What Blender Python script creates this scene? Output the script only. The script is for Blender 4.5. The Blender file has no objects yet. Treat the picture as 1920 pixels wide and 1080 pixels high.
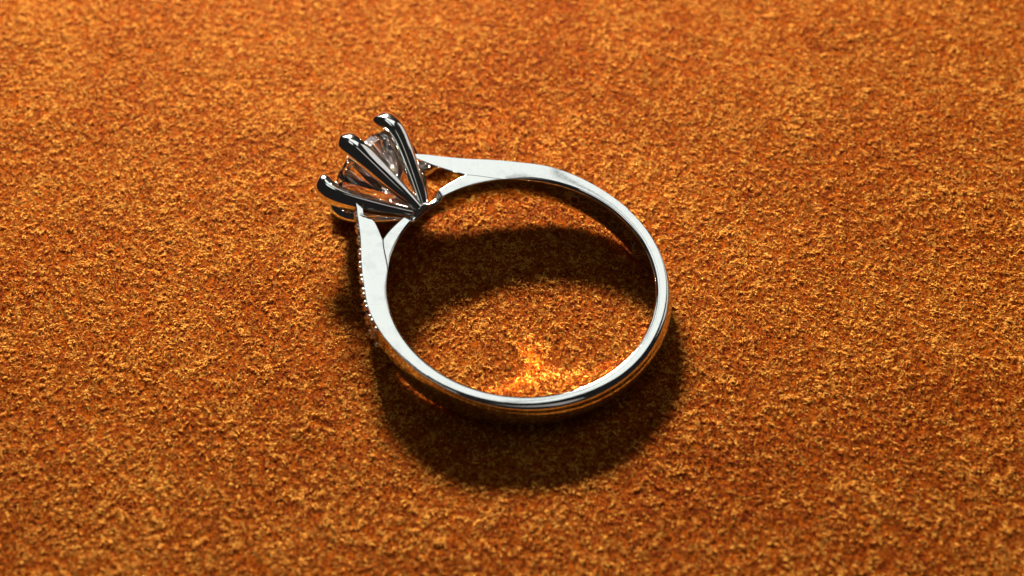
import bpy, bmesh, math, random
import numpy as np
from mathutils import Vector, Matrix

# ------------------------------------------------------------------ units: geometry is written in millimetres
S = 0.001
rng = np.random.default_rng(7)
random.seed(7)
scene = bpy.context.scene
col = scene.collection

# ------------------------------------------------------------------ camera
ELEV, DIST, FPX = 50.2, 101.36, 3000.0
cam_d = bpy.data.cameras.new('camera')
cam = bpy.data.objects.new('camera', cam_d); col.objects.link(cam)
e = math.radians(ELEV)
cam.location = Vector((0, -math.cos(e), math.sin(e))) * DIST * S
cam.rotation_euler = (math.radians(90 - ELEV), 0, 0)
cam_d.sensor_width = 36.0
cam_d.lens = FPX / 1920 * 36.0
cam_d.clip_start = 0.001; cam_d.clip_end = 50
cam_d.dof.use_dof = True
cam_d.dof.focus_distance = 101.0 * S
cam_d.dof.aperture_fstop = 37
scene.camera = cam

# ------------------------------------------------------------------ world and lamps (indoors by a window)
w = bpy.data.worlds.new('World'); scene.world = w; w.use_nodes = True
bg = w.node_tree.nodes['Background']
bg.inputs[0].default_value = (1.0, 0.93, 0.88, 1); bg.inputs[1].default_value = 0.014

def area(name, az, el, dist, sx, sy, radiance, color, target=(0, 0, 0)):
    l = bpy.data.lights.new(name, 'AREA'); l.shape = 'RECTANGLE'
    l.size = sx * S; l.size_y = sy * S
    l.energy = radiance * math.pi * l.size * l.size_y
    l.color = color
    o = bpy.data.objects.new(name, l); col.objects.link(o)
    a, b = math.radians(az), math.radians(el)
    v = Vector((math.cos(a) * math.cos(b), math.sin(a) * math.cos(b), math.sin(b)))
    o.location = (Vector(target) + v * dist) * S
    o.rotation_euler = v.to_track_quat('Z', 'Y').to_euler()
    return o
KEY_AZ, KEY_EL = 100.5, 26.6
area('key_lamp', KEY_AZ, KEY_EL, 165, 36, 16, 790, (1.0, 0.90, 0.76))
# a window of two panes with a mullion between them; the four panels after it are added for reflections
for sgn in (-1, 1):
    o = area('window_lamp', 79.5, 54, 900, 230, 370, 1.24, (0.95, 1.0, 0.975))
    o.location += o.rotation_euler.to_matrix() @ Vector((sgn * 118.2 * S, 0, 0))
area('side_glint_panel', 154, 72, 900, 240, 300, 1.25, (0.96, 1.0, 0.975))  # added panel, not a real window: whitens the prong tips
area('low_glint_panel', 121, 26, 900, 280, 330, 1.3, (1.0, 0.98, 0.95))  # added panel for glints on the stone's crown and prong tips
area('overhead_reflection_panel', -52, 60, 900, 250, 880, 0.42, (1.0, 0.93, 0.88))  # added dim panel, gives grey reflections on the band's dome and prongs
area('right_reflection_panel', 36, 27, 900, 500, 420, 0.80, (1.0, 0.94, 0.90))  # added dim panel, greys the bevels and the prongs' right facets

vs = scene.view_settings
vs.view_transform = 'Standard'; vs.look = 'None'; vs.exposure = 0; vs.gamma = 1
vs.use_curve_mapping = False
cy = scene.cycles
cy.caustics_reflective = True; cy.caustics_refractive = False
cy.blur_glossy = 0.05; cy.sample_clamp_indirect = 0
cy.max_bounces = 16; cy.transmission_bounces = 14; cy.glossy_bounces = 8

# ------------------------------------------------------------------ materials
def mat(name):
    m = bpy.data.materials.new(name); m.use_nodes = True
    nt = m.node_tree; p = nt.nodes['Principled BSDF']
    return m, nt, p
def node(nt, t, **kw):
    n = nt.nodes.new(t)
    for k, v in kw.items():
        if k.startswith('i_'): n.inputs[k[2:].replace('_', ' ')].default_value = v
        else: setattr(n, k, v)
    return n

def metal_material(name, base, rough, bump):
    m, nt, p = mat(name)
    p.inputs['Metallic'].default_value = 1
    p.inputs['Base Color'].default_value = (*base, 1)
    tc = node(nt, 'ShaderNodeTexCoord')
    n1 = node(nt, 'ShaderNodeTexNoise', i_Scale=420.0, i_Detail=2.0)
    n2 = node(nt, 'ShaderNodeTexNoise', i_Scale=5200.0, i_Detail=4.0)
    rr = node(nt, 'ShaderNodeMapRange', i_From_Min=0.35, i_From_Max=0.75, i_To_Min=rough, i_To_Max=rough + 0.07)
    b1 = node(nt, 'ShaderNodeBump', i_Strength=bump, i_Distance=0.00003)
    b2 = node(nt, 'ShaderNodeBump', i_Strength=bump * 0.25, i_Distance=0.00001)
    L = nt.links.new
    L(tc.outputs['Object'], n1.inputs['Vector']); L(tc.outputs['Object'], n2.inputs['Vector'])
    L(n2.outputs['Fac'], rr.inputs['Value']); L(rr.outputs[0], p.inputs['Roughness'])
    L(n1.outputs['Fac'], b1.inputs['Height']); L(n2.outputs['Fac'], b2.inputs['Height'])
    # faint fingerprints and smudges on the polish
    n3 = node(nt, 'ShaderNodeTexNoise', i_Scale=800.0, i_Detail=6.0, i_Roughness=0.65)
    sm = node(nt, 'ShaderNodeMix', data_type='RGBA')
    sm.inputs[6].default_value = (*base, 1); sm.inputs[7].default_value = (base[0] * 0.87, base[1] * 0.88, base[2] * 0.89, 1)
    sr = node(nt, 'ShaderNodeMapRange', i_From_Min=0.5, i_From_Max=0.72)
    L(tc.outputs['Object'], n3.inputs['Vector']); L(n3.outputs['Fac'], sr.inputs['Value']); L(sr.outputs[0], sm.inputs[0]); L(sm.outputs[2], p.inputs['Base Color'])
    L(b1.outputs['Normal'], b2.inputs['Normal']); L(b2.outputs['Normal'], p.inputs['Normal'])
    return m
M_METAL = metal_material('white_gold', (0.73, 0.73, 0.70), 0.03, 0.09)
M_PRONG = metal_material('white_gold_prong', (0.82, 0.82, 0.79), 0.06, 0.35)
M_BEAD = metal_material('white_gold_bead', (0.85, 0.84, 0.80), 0.25, 0.3)
M_MARK = metal_material('engraved_gold', (0.45, 0.42, 0.40), 0.35, 0.5)

M_STONE, nt, p = mat('diamond')
p.inputs['Base Color'].default_value = (1, 0.985, 0.96, 1)
p.inputs['Roughness'].default_value = 0.0
p.inputs['IOR'].default_value = 2.42
p.inputs['Transmission Weight'].default_value = 1.0

# suede: base leather sheet and its nap of fibres
def suede_color(nt, fac_socket):
    r = node(nt, 'ShaderNodeValToRGB')
    r.color_ramp.elements[0].position = 0.0; r.color_ramp.elements[0].color = (0.15, 0.012, 0.001, 1)
    r.color_ramp.elements[1].position = 1.0; r.color_ramp.elements[1].color = (0.74, 0.385, 0.060, 1)
    x = r.color_ramp.elements.new(0.5); x.color = (0.385, 0.090, 0.004, 1)
    nt.links.new(fac_socket, r.inputs[0])
    return r
M_BASE, nt, p = mat('suede_base')
tc = node(nt, 'ShaderNodeTexCoord')
n1 = node(nt, 'ShaderNodeTexNoise', i_Scale=5000.0, i_Detail=5.0, i_Roughness=0.7)
nt.links.new(tc.outputs['Object'], n1.inputs['Vector'])
r = node(nt, 'ShaderNodeValToRGB')
r.color_ramp.elements[0].color = (0.22, 0.036, 0.002, 1); r.color_ramp.elements[1].color = (0.36, 0.085, 0.003, 1)
nt.links.new(n1.outputs['Fac'], r.inputs[0])
b = node(nt, 'ShaderNodeBump', i_Strength=1.0, i_Distance=0.00025)
nt.links.new(n1.outputs['Fac'], b.inputs['Height']); nt.links.new(b.outputs[0], p.inputs['Normal'])
nt.links.new(r.outputs[0], p.inputs['Base Color']); p.inputs['Roughness'].default_value = 0.95
p.inputs['Specular IOR Level'].default_value = 0.03

M_NAP, nt, p = mat('suede_nap')
at = node(nt, 'ShaderNodeAttribute', attribute_name='tone')
r = suede_color(nt, at.outputs['Fac'])
nt.links.new(r.outputs[0], p.inputs['Base Color'])
p.inputs['Roughness'].default_value = 0.8
p.inputs['Specular IOR Level'].default_value = 0.06
tr = node(nt, 'ShaderNodeBsdfTranslucent')            # light that has passed through a fibre comes out redder
gm = node(nt, 'ShaderNodeMix', data_type='RGBA', blend_type='MULTIPLY'); gm.inputs[0].default_value = 1.0
gm.inputs[7].default_value = (1.0, 0.48, 0.4, 1); nt.links.new(r.outputs[0], gm.inputs[6]); nt.links.new(gm.outputs[2], tr.inputs['Color'])
mx = node(nt, 'ShaderNodeMixShader'); mx.inputs[0].default_value = 0.35
nt.links.new(p.outputs[0], mx.inputs[1]); nt.links.new(tr.outputs[0], mx.inputs[2])
nt.links.new(mx.outputs[0], nt.nodes['Material Output'].inputs['Surface'])

# ------------------------------------------------------------------ helpers
def mesh_obj(name, verts, faces, material, parent=None, smooth=True, sharp=None):
    me = bpy.data.meshes.new(name)
    me.from_pydata([tuple(float(c) * S for c in v) for v in verts], [], faces)
    me.validate()
    bm = bmesh.new(); bm.from_mesh(me)
    bmesh.ops.remove_doubles(bm, verts=bm.verts, dist=1e-7)
    bmesh.ops.recalc_face_normals(bm, faces=bm.faces); bm.to_mesh(me); bm.free()
    me.materials.append(material)
    me.polygons.foreach_set('use_smooth', [smooth] * len(me.polygons))
    if smooth and sharp: me.set_sharp_from_angle(angle=math.radians(sharp))
    o = bpy.data.objects.new(name, me); col.objects.link(o)
    if parent: o.parent = parent
    return o

def smoothstep(a, b, x):
    t = max(0.0, min(1.0, (x - a) / (b - a))); return t * t * (3 - 2 * t)
def lerp(a, b, t): return a + (b - a) * t

# ------------------------------------------------------------------ the cloth
def value_noise(x, y, cell, seed):
    g = np.random.default_rng(seed).random((512, 512))
    u, v = x / cell + 1000, y / cell + 1000
    i, j = np.floor(u).astype(int), np.floor(v).astype(int)
    fu, fv = u - i, v - j
    fu = fu * fu * (3 - 2 * fu); fv = fv * fv * (3 - 2 * fv)
    G = lambda a, b_: g[a % 512, b_ % 512]
    return (G(i, j) * (1 - fu) * (1 - fv) + G(i + 1, j) * fu * (1 - fv) + G(i, j + 1) * (1 - fu) * fv + G(i + 1, j + 1) * fu * fv)
def ground_z(x, y):
    # the ring's weight presses the cloth down under the far side of the band and under the lowest prongs
    dx, dy = x - 0.543, y + 1.60; r = np.hypot(dx, dy)
    a = dx * math.cos(math.radians(137)) + dy * math.sin(math.radians(137)); b = -dx * math.sin(math.radians(137)) + dy * math.cos(math.radians(137))
    low = 1.49 + 0.077 * a - 0.021 * b - 1.12
    dent = np.minimum(0, low + 0.10) * np.exp(-((r - 8.75) / 0.9) ** 2) - 0.55 * np.exp(-(((a - 14.0) / 1.2) ** 2 + ((b + 1.0) / 1.3) ** 2))
    return dent + 0.22 * (value_noise(x, y, 9.0, 3) - 0.5) + 0.09 * (value_noise(x, y, 3.1, 4) - 0.5)

NAP = 0.13                    # height of the nap; the ring rests on top of it, so z = 0 is the nap's top
def build_cloth():
    nx, ny = 240, 200
    xs = np.linspace(-75, 75, nx); ys = np.linspace(-55, 75, ny)
    X, Y = np.meshgrid(xs, ys, indexing='ij')
    Z = ground_z(X, Y) - NAP
    edge = np.maximum(np.abs(X) / 75, np.where(Y > 0, Y / 75, -Y / 55))
    V = np.stack([X, Y, Z], -1).reshape(-1, 3)
    F = [(i * ny + j, (i + 1) * ny + j, (i + 1) * ny + j + 1, i * ny + j + 1) for i in range(nx - 1) for j in range(ny - 1)]
    cloth = mesh_obj('suede_cloth', V, F, M_BASE)
    cloth['kind'] = 'structure'; cloth['label'] = 'burnt orange suede cloth lying flat under the ring'; cloth['category'] = 'cloth'
    # nap: short curled fibres, each a bent ribbon of three segments
    dens = 122.0
    x0, x1, y0, y1 = -42, 42, -30, 40
    n = int((x1 - x0) * (y1 - y0) * dens)
    x = rng.uniform(x0, x1, n); y = rng.uniform(y0, y1, n)
    keep = np.abs(x) < 29 + (y + 32) * 0.16
    x, y = x[keep], y[keep]; n = len(x)
    clump = 0.75 * value_noise(x, y, 0.21, 11) + 0.25 * value_noise(x, y, 0.8, 15)
    clump = np.clip(0.5 + 1.35 * (clump - 0.5), 0, 1)
    patch = value_noise(x, y, 4.0, 12)
    ang = 2 * np.pi * (1.6 * value_noise(x, y, 0.40, 13) + 0.25 * value_noise(x, y, 6.0, 14)) + rng.normal(0, 0.7, n)
    ln = (0.11 + 0.16 * rng.random(n)) * (0.8 + 0.4 * clump)
    wd = 0.038 + 0.040 * rng.random(n)
    lift = np.clip(0.05 + 0.6 * clump + 0.22 * rng.normal(0, 1, n), 0.03, 1.0)      # start angle of the fibre
    curl = rng.normal(0, 0.9, n)
    z = ground_z(x, y) - NAP - 0.02 + 0.085 * clump
    P = np.stack([x, y, z], -1)
    verts = np.zeros((n, 6, 3)); pos = P.copy()
    seg = ln / 2
    for k in range(3):
        a = ang + curl * k / 2
        dirh = np.stack([np.cos(a), np.sin(a), np.zeros(n)], -1)
        side = np.stack([-np.sin(a), np.cos(a), rng.normal(0, 0.25, n)], -1)
        wk = wd * (1.0, 0.95, 0.45)[k] / 2
        verts[:, 2 * k] = pos - side * wk[:, None]; verts[:, 2 * k + 1] = pos + side * wk[:, None]
        el = lift * (1.0, 0.45, 0)[k]
        pos = pos + (dirh * np.cos(el)[:, None] + np.array([0, 0, 1.0]) * np.sin(el)[:, None]) * seg[:, None]
    V = (verts.reshape(-1, 3) * S).astype(np.float32)
    base = (np.arange(n) * 6)[:, None]
    quads = np.concatenate([base + np.array([[0, 1, 3, 2]]), base + np.array([[2, 3, 5, 4]])], 1).reshape(-1).astype(np.int32)
    me = bpy.data.meshes.new('suede_nap')
    me.vertices.add(len(V)); me.vertices.foreach_set('co', V.reshape(-1))
    nf = n * 2
    me.loops.add(nf * 4); me.loops.foreach_set('vertex_index', quads)
    me.polygons.add(nf); me.polygons.foreach_set('loop_start', np.arange(nf, dtype=np.int32) * 4)
    me.polygons.foreach_set('loop_total', np.full(nf, 4, dtype=np.int32))
    me.update(calc_edges=True)
    tone = np.clip(0.45 + 0.31 * rng.normal(0, 1, n) + 0.22 * (patch - 0.5) + 0.18 * (value_noise(x, y, 13.0, 21) - 0.5) + 1.05 * (clump - 0.5), 0, 1)
    at = me.attributes.new('tone', 'FLOAT', 'POINT')
    at.data.foreach_set('value', np.repeat(tone, 6).astype(np.float32))
    me.polygons.foreach_set('use_smooth', np.ones(nf, dtype=bool))
    me.materials.append(M_NAP)
    o = bpy.data.objects.new('suede_nap', me); col.objects.link(o); o.parent = cloth
    o['kind'] = 'stuff'
build_cloth()

# ------------------------------------------------------------------ the ring
AZ, TILT = 137.0, 4.4
R_IN, R_OUT = 8.25, 9.12
ring = bpy.data.objects.new('engagement_ring', None); col.objects.link(ring)
ring['label'] = 'white gold solitaire ring with round diamond in six prongs lying on the suede'
ring['category'] = 'ring'
ring.empty_display_size = 0.005
a_, t_ = math.radians(AZ), math.radians(TILT)
hd = Vector((math.cos(a_), math.sin(a_), 0)); zz = Vector((0, 0, 1))
D = hd * math.cos(t_) + zz * math.sin(t_); Nn = zz * math.cos(t_) - hd * math.sin(t_); T = Nn.cross(D)
ROLL = math.radians(0.8); T, Nn = T * math.cos(ROLL) - Nn * math.sin(ROLL), Nn * math.cos(ROLL) + T * math.sin(ROLL)
def hw(a): return 1.06
def under(a): return lerp(1.17, 0.64, smoothstep(-1.0, 11.0, a))     # the underside tapers more than the face
RC = Vector((0.543, -1.64, 9.1 * math.sin(t_) + 1.06 * math.cos(t_) - 0.16))
rot = Matrix((D, T, Nn)).transposed().to_4x4()
ring.matrix_world = Matrix.Translation(RC * S) @ rot

# in ring coordinates: x = towards the head, y = along the tangent, z = along the ring's axis
OUTER = [(11.95, 2.66), (10.2, 4.05), (8.9, 5.15), (6.9, 6.85), (5.1, 8.10), (3.5, 8.72), (2.0, 9.03), (0.5, 9.14), (-0.9, 9.09)]
def outer_r(th):                                   # th in degrees from the head, outer radius of shank and shoulders
    th = abs(th)
    if th > 95.5: return lerp(9.095, 9.20, smoothstep(95.5, 150, th))
    pts = [(math.degrees(math.atan2(b, a)), math.hypot(a, b)) for a, b in OUTER]
    # Catmull-Rom over angle
    for k in range(len(pts) - 1):
        if pts[k][0] <= th <= pts[k + 1][0]:
            p0 = pts[max(k - 1, 0)]; p1 = pts[k]; p2 = pts[k + 1]; p3 = pts[min(k + 2, len(pts) - 1)]
            u = (th - p1[0]) / (p2[0] - p1[0]); d = p2[0] - p1[0]
            m1 = (p2[1] - p0[1]) / (p2[0] - p0[0]) * d; m2 = (p3[1] - p1[1]) / (p3[0] - p1[0]) * d
            return ((2 * u**3 - 3 * u**2 + 1) * p1[1] + (u**3 - 2 * u**2 + u) * m1 + (-2 * u**3 + 3 * u**2) * p2[1] + (u**3 - u**2) * m2)
    return pts[0][1]

def section(pi, po, hi, ho, bi, bo, bo_c, dome=0.0, idome=0.0, n=7):
    """Closed outline between inner point pi and outer point po (2D, ring plane), half widths hi / ho,
    inner corner radius bi, outer corner radius bo (radial) x bo_c (axial)."""
    pi = Vector(pi); po = Vector(po); L = (po - pi).length; u = (po - pi) / L
    pts = []
    def P(s, c): q = pi + u * s; pts.append((q.x, q.y, c))
    hl = lambda s: hi + (ho - hi) * s / L
    for k in range(n):                              # outer top corner, from the face to the outside
        f = k / (n - 1) * math.pi / 2
        s = L - bo + bo * math.sin(f); P(s - 0, hl(s) - bo_c + bo_c * math.cos(f))
    m = 12
    for k in range(1, m):                           # outer side with a slight dome
        v = 1 - 2 * k / m; h = ho - bo_c
        P(L + dome * (1 - v * v), h * v)
    for k in range(n - 1, -1, -1):
        f = k / (n - 1) * math.pi / 2
        s = L - bo + bo * math.sin(f); P(s, -(hl(s) - bo_c + bo_c * math.cos(f)))
    for k in range(n):                              # inner bottom corner
        f = k / (n - 1) * math.pi / 2
        s = bi - bi * math.sin(f); P(s, -(hl(s) - bi + bi * math.cos(f)))
    for k in range(1, m):
        v = -1 + 2 * k / m
        P(-idome * (1 - v * v), (hi - bi) * v)
    for k in range(n - 1, -1, -1):
        f = k / (n - 1) * math.pi / 2
        s = bi - bi * math.sin(f); P(s, hl(s) - bi + bi * math.cos(f))
    return [(x, y, z if z > 0 else z * under(x)) for x, y, z in pts]
def sweep(secs, closed=False, caps=True):
    V = [p for s in secs for p in s]; n = len(secs[0]); F = []
    m = len(secs)
    for i in range(m if closed else m - 1):
        j = (i + 1) % m
        for k in range(n):
            l = (k + 1) % n
            F.append((i * n + k, i * n + l, j * n + l, j * n + k))
    if caps and not closed:
        F.append(tuple(range(n))[::-1]); F.append(tuple((m - 1) * n + k for k in range(n)))
    return V, F
def pol(r, th): th = math.radians(th); return (r * math.cos(th), r * math.sin(th))

TH0, TH1 = 24.0, 39.0                              # the bridge leaves the shank between these angles
def seam_r(th, side):
    th = abs(th)
    if th >= TH1: return R_IN
    return lerp(9.16, R_IN + 0.02, smoothstep(0, 1, ((th - TH0) / (TH1 - TH0)) ** 0.8) * 0.5 + 0.5 * ((th - TH0) / (TH1 - TH0)) ** 0.8)

def arm_sections(side):
    """Shoulder arm from its tip at the head to the apex of the gap."""
    secs = []
    tipi, tipo = (11.72, 2.52), (11.95, 2.66)
    N = 26
    for k in range(N):
        u = k / N
        th = lerp(12.55, TH0, u)
        po = Vector(pol(outer_r(th), th))
        pi = Vector((lerp(11.55, 8.38, u), lerp(2.46, 3.73, u) - 0.10 * math.sin(math.pi * u)
                     + (0.42 * math.exp(-((u - 0.30) / 0.17) ** 2) if side > 0 else 0)))
        L = (po - pi).length
        b = min(0.05, L * 0.3)
        h = hw(po.x)
        s = section(pi, po, hw(pi.x), h, b, b, b)
        secs.append([(x, y * side, z) for x, y, z in s])
    return secs
def shank():
    left = arm_sections(1)
    secs = list(left)
    steps = 420
    for k in range(steps + 1):
        th = lerp(TH0, 360 - TH0, k / steps)
        t180 = th if th <= 180 else th - 360
        at = abs(t180)
        ri = seam_r(t180, 1 if t180 > 0 else -1)
        ro = outer_r(t180)
        if at < TH1: bi = 0.035 if t180 > 0 else 0.012
        else: bi = 0.15
        bi = lerp(0.035 if t180 > 0 else 0.012, 0.22, smoothstep(TH1 - 1, TH1 + 14, at))
        k2 = smoothstep(92, 165, at)
        bo = lerp(0.06, 0.38, k2); bc = lerp(0.06, 0.50, k2)
        pi, po = pol(ri, t180), pol(ro, t180)
        dz = 0.0
        s = section(pi, po, hw(pi[0]), hw(po[0]), bi, bo, bc, dome=lerp(0.0, 0.17, smoothstep(58, 85, at)), idome=0.0)
        secs.append(s)
    secs += [x for x in arm_sections(-1)[::-1]]
    V, F = sweep(secs)
    return mesh_obj('shank', V, F, M_METAL, ring, sharp=38)
shank()

def bridge():
    secs = []
    N = 150
    for k in range(N + 1):
        th = lerp(-TH1, TH1, k / N); at = abs(th)
        gap = 0.03 if th > 0 else 0.004
        if at >= TH0: ro = seam_r(th, 1) - gap
        else: ro = lerp(8.78, 9.16 - gap, smoothstep(6, TH0 + 2, at))
        ro = max(ro, R_IN + 0.012)
        pi, po = pol(R_IN, th), pol(ro, th)
        L = ro - R_IN
        h = hw(pi[0])
        pinch = 1 - smoothstep(7.5, 10.0, at)       # under the head the bridge is narrower and rounder
        h = h - 0.30 * pinch
        b = min(lerp(0.16 if th > 0 else 0.06, 0.22, pinch), L * 0.45); bo = min(lerp(0.03, 0.30, pinch), L * 0.45)
        secs.append(section(pi, po, h, h - (0.0 if not pinch else 0.1 * pinch), b, bo, bo))
    V, F = sweep(secs)
    return mesh_obj('bridge', V, F, M_METAL, ring, sharp=38)
bridge()

# ---- head: collar, six prongs, diamond
HEAD_Z = 0.22                                     # the head sits a little above the band's mid-plane
HEAD_ROT = 20.0                                    # turn of the prongs about the head's own axis (0 = along the ring's axis)
def ax(a, r, phi):                                 # a along the head, r from its axis, phi from +z towards +y
    f = math.radians(phi); return (a, r * math.sin(f), r * math.cos(f) + HEAD_Z)
def collar():
    prof = [(8.32, 0.30), (8.34, 1.02), (8.62, 0.98), (8.95, 0.72), (9.25, 0.62), (9.55, 0.30)]
    n = 6; V = []; F = []
    for a, r in prof:
        for k in range(n): 
            x, y, z = ax(a, r, HEAD_ROT + 30 + 60 * k); V.append((x, y * 1.15, z * 0.86))
    m = len(prof)
    for i in range(m - 1):
        for k in range(n):
            l = (k + 1) % n; F.append((i * n + k, i * n + l, (i + 1) * n + l, (i + 1) * n + k))
    F.append(tuple(range(n))); F.append(tuple((m - 1) * n + k for k in range(n)))
    o = mesh_obj('head_collar', V, F, M_PRONG, ring, smooth=False)
    md = o.modifiers.new('bevel', 'BEVEL'); md.width = 0.05 * S; md.segments = 3; md.limit_method = 'NONE'
    return o
collar()
def prong_mesh(wk=1.0):
    # path (a, radius), width (tangential), thickness (radial)
    path = [(8.75, 0.42, 0.50, 0.46), (9.3, 0.86, 0.60, 0.54), (10.2, 1.54, 0.76, 0.66), (11.2, 2.24, 0.90, 0.78), (12.0, 2.76, 0.98, 0.86),
            (12.7, 3.14, 1.04, 0.92), (13.3, 3.36, 1.08, 0.95), (13.8, 3.42, 1.10, 0.96), (14.2, 3.34, 1.10, 0.94), (14.5, 3.14, 1.02, 0.82), (14.64, 2.98, 0.86, 0.60), (14.70, 2.90, 0.56, 0.32)]
    # refine with Catmull-Rom
    P = [Vector(p) for p in path]; Q = []
    for i in range(len(P) - 1):
        p0, p1, p2, p3 = P[max(i - 1, 0)], P[i], P[i + 1], P[min(i + 2, len(P) - 1)]
        for k in range(4):
            u = k / 4
            Q.append(0.5 * ((2 * p1) + (p2 - p0) * u + (2 * p0 - 5 * p1 + 4 * p2 - p3) * u * u + (3 * p1 - p0 - 3 * p2 + p3) * u ** 3))
    Q.append(P[-1])
    secs = []
    n = 28
    for i, q in enumerate(Q):
        q0, q1 = Q[max(i - 1, 0)], Q[min(i + 1, len(Q) - 1)]
        d = Vector((q1[0] - q0[0], q1[1] - q0[1])).normalized(); nr = Vector((-d[1], d[0]))   # nr points outwards in radius
        W, H = q[2] * 1.38, q[3] * 1.30
        # outline: a roof ridge on the outside, upright sides, narrower on the stone's side
        poly = [(0, 0.52 * H), (0.25 * W, 0.39 * H), (0.48 * W, 0.20 * H), (0.47 * W, -0.20 * H), (0.36 * W, -0.48 * H), (0, -0.52 * H),
                (-0.36 * W, -0.48 * H), (-0.47 * W, -0.20 * H), (-0.48 * W, 0.14 * H), (-0.25 * W, 0.37 * H)]
        for _ in range(2):
            poly = [pt for k in range(len(poly)) for pt in
                    ((0.75 * poly[k][0] + 0.25 * poly[(k + 1) % len(poly)][0], 0.75 * poly[k][1] + 0.25 * poly[(k + 1) % len(poly)][1]),
                     (0.25 * poly[k][0] + 0.75 * poly[(k + 1) % len(poly)][0], 0.25 * poly[k][1] + 0.75 * poly[(k + 1) % len(poly)][1]))]
        s = [(q[0] + nr[0] * rr, tt, q[1] + nr[1] * rr) for tt, rr in poly]
        secs.append(s)
    return sweep(secs)
PV, PF = prong_mesh()
first = mesh_obj('prong', PV, PF, M_PRONG, ring, sharp=50)
for k in range(6):
    o = first if k == 0 else first.copy()
    if k: col.objects.link(o); o.parent = ring
    o.rotation_euler = (-math.radians(HEAD_ROT + 60 * k), 0, 0); o.location = (0, 0, HEAD_Z * S)

def brilliant(R, turn=0.0):
    """Round brilliant cut, girdle at z = 0, table up."""
    V = []
    pav = -0.86 * R; g = 0.045 * R; c0 = g + 0.11 * R; rc = 0.972 * R; top = c0 + 0.24 * R
    def P(r, deg, z): f = math.radians(deg + turn); V.append((r * math.cos(f), r * math.sin(f), z))
    for k in range(8): P(0.57 * R, 45 * k, top)
    for k in range(8): P(0.79 * R, 45 * k + 22.5, c0 + (top - c0) * 0.52)
    for k in range(16): P(rc, 22.5 * k, c0); P(R, 22.5 * k, g); P(R, 22.5 * k, -g)
    for k in range(8): P(0.46 * R, 45 * k + 22.5, -g + (pav + g) * (1 - 0.46 * math.cos(math.radians(22.5))) - 0.004 * R)
    V.append((0, 0, pav))
    bm = bmesh.new()
    for v in V: bm.verts.new(v)
    bmesh.ops.convex_hull(bm, input=bm.verts)
    bmesh.ops.dissolve_limit(bm, angle_limit=math.radians(0.6), verts=bm.verts, edges=bm.edges)
    bm.verts.index_update()
    vs_ = [tuple(v.co) for v in bm.verts]; fs = [tuple(v.index for v in f.verts) for f in bm.faces]
    bm.free(); return vs_, fs
vs_, fs = brilliant(3.1, 8.0)
GIRDLE = 13.15
st = mesh_obj('diamond', [(z + GIRDLE, x, y + HEAD_Z) for x, y, z in vs_], fs, M_STONE, ring, smooth=False)
st['label'] = 'round brilliant diamond held by the prongs'

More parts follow.
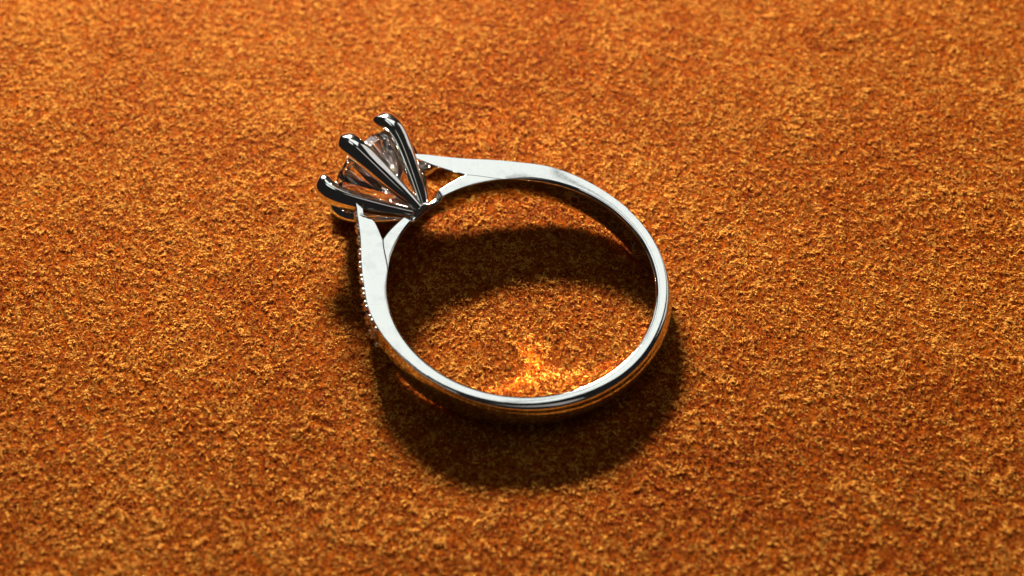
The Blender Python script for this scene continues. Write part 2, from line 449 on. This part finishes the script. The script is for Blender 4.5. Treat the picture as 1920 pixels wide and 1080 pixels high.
# ---- pave stones and beads along both shoulders
ps, pf = brilliant(0.44)
gem = None; bead0 = None
bmb = bmesh.new(); bmesh.ops.create_icosphere(bmb, subdivisions=2, radius=0.16)
bv = [tuple(v.co) for v in bmb.verts]; bf = [tuple(v.index for v in f.verts) for f in bmb.faces]; bmb.free()
def outer_pt(th): return Vector(pol(outer_r(th), th))
path = []; th = 13.6
while th < 68: path.append((th, outer_pt(th))); th += 0.25
acc = [0.0]
for i in range(1, len(path)): acc.append(acc[-1] + (path[i][1] - path[i - 1][1]).length)
def along(s):
    for i in range(len(acc) - 1):
        if acc[i] <= s <= acc[i + 1]:
            u = (s - acc[i]) / (acc[i + 1] - acc[i]); p = path[i][1].lerp(path[i + 1][1], u)
            d = (path[i + 1][1] - path[i][1]).normalized(); return p, d
    return None
for side in (1, -1):
    s = 0.5; off = 0.02 if side > 0 else -0.08
    while s < acc[-1] - 0.4:
        p, d = along(s)
        nrm = Vector((-d.y, d.x)) if Vector((-d.y, d.x)).dot(p) > 0 else Vector((d.y, -d.x))
        n3 = Vector((nrm.x, nrm.y * side, 0)); d3 = Vector((d.x, d.y * side, 0)); z3 = Vector((0, 0, 1))
        M = Matrix((d3, z3 if d3.cross(z3).dot(n3) > 0 else -z3, n3)).transposed().to_4x4()
        if gem is None: gem = mesh_obj('pave_stone', ps, pf, M_STONE, ring, smooth=False); o = gem
        else: o = gem.copy(); col.objects.link(o); o.parent = ring
        M.translation = Vector((p.x, p.y * side, hw(p.x) * (1 - under(p.x)) / 2)) * S + n3 * 0.0 * S
        o.matrix_local = M
        for ds in (0.36 + random.uniform(-.05, .03), 0.66 + random.uniform(-.03, .06)):
            q = along(s + ds)
            if q is None: continue
            qp, qd = q
            for zs in (1, -1):
                if bead0 is None: bead0 = mesh_obj('bead', bv, bf, M_BEAD, ring); o = bead0
                else: o = bead0.copy(); col.objects.link(o); o.parent = ring
                h = hw(qp.x)
                o.location = Vector((qp.x + nrm.x * off, (qp.y + nrm.y * off) * side, (h - 0.20 if zs > 0 else -h * under(qp.x) + 0.20))) * S
        s += 1.0

# ---- worn hallmark strokes on the inside of the band
def mark(th, z, ang, ln):
    V = []; r = R_IN - 0.004
    du = (math.cos(ang), math.sin(ang)); dv = (-du[1], du[0]); wd = 0.035
    for s1 in (-1, 1):
        for s2 in (-1, 1):
            u = du[0] * ln / 2 * s1 + dv[0] * wd * s2; v = du[1] * ln / 2 * s1 + dv[1] * wd * s2
            for dr in (0, 0.02):
                f = math.radians(th) + u / r; V.append(((r + dr) * math.cos(f), (r + dr) * math.sin(f), z + v))
    F = [(0, 2, 6, 4), (1, 3, 7, 5), (0, 1, 3, 2), (4, 5, 7, 6), (0, 1, 5, 4), (2, 3, 7, 6)]
    return V, F
def hallmark(th, strokes):
    V = []; F = []
    for dx, dz, ang, ln in strokes:
        v, f = mark(th + math.degrees(dx / R_IN), dz, ang, ln); k = len(V); V += v; F += [tuple(i + k for i in q) for q in f]
    mesh_obj('hallmark', V, F, M_MARK, ring, smooth=False)
UP = math.pi / 2
hallmark(-72, [(-0.3, 0, UP, 0.7), (0.3, 0, UP, 0.7), (0, 0.35, 0, 0.6), (0, -0.35, 0, 0.6)])
hallmark(-82, [(-0.25, 0, UP, 0.6), (0.1, 0, UP, 0.6), (0.45, 0, UP, 0.6), (0.27, 0.3, 0, 0.3), (0.27, -0.3, 0, 0.3)])
hallmark(-97, [(-0.2, 0, UP + 0.15, 0.7), (0.15, 0, UP + 0.15, 0.7)])
hallmark(-107, [(-0.2, 0.05, UP, 0.6), (0.2, 0.05, UP, 0.6), (0, -0.25, 0, 0.4)])
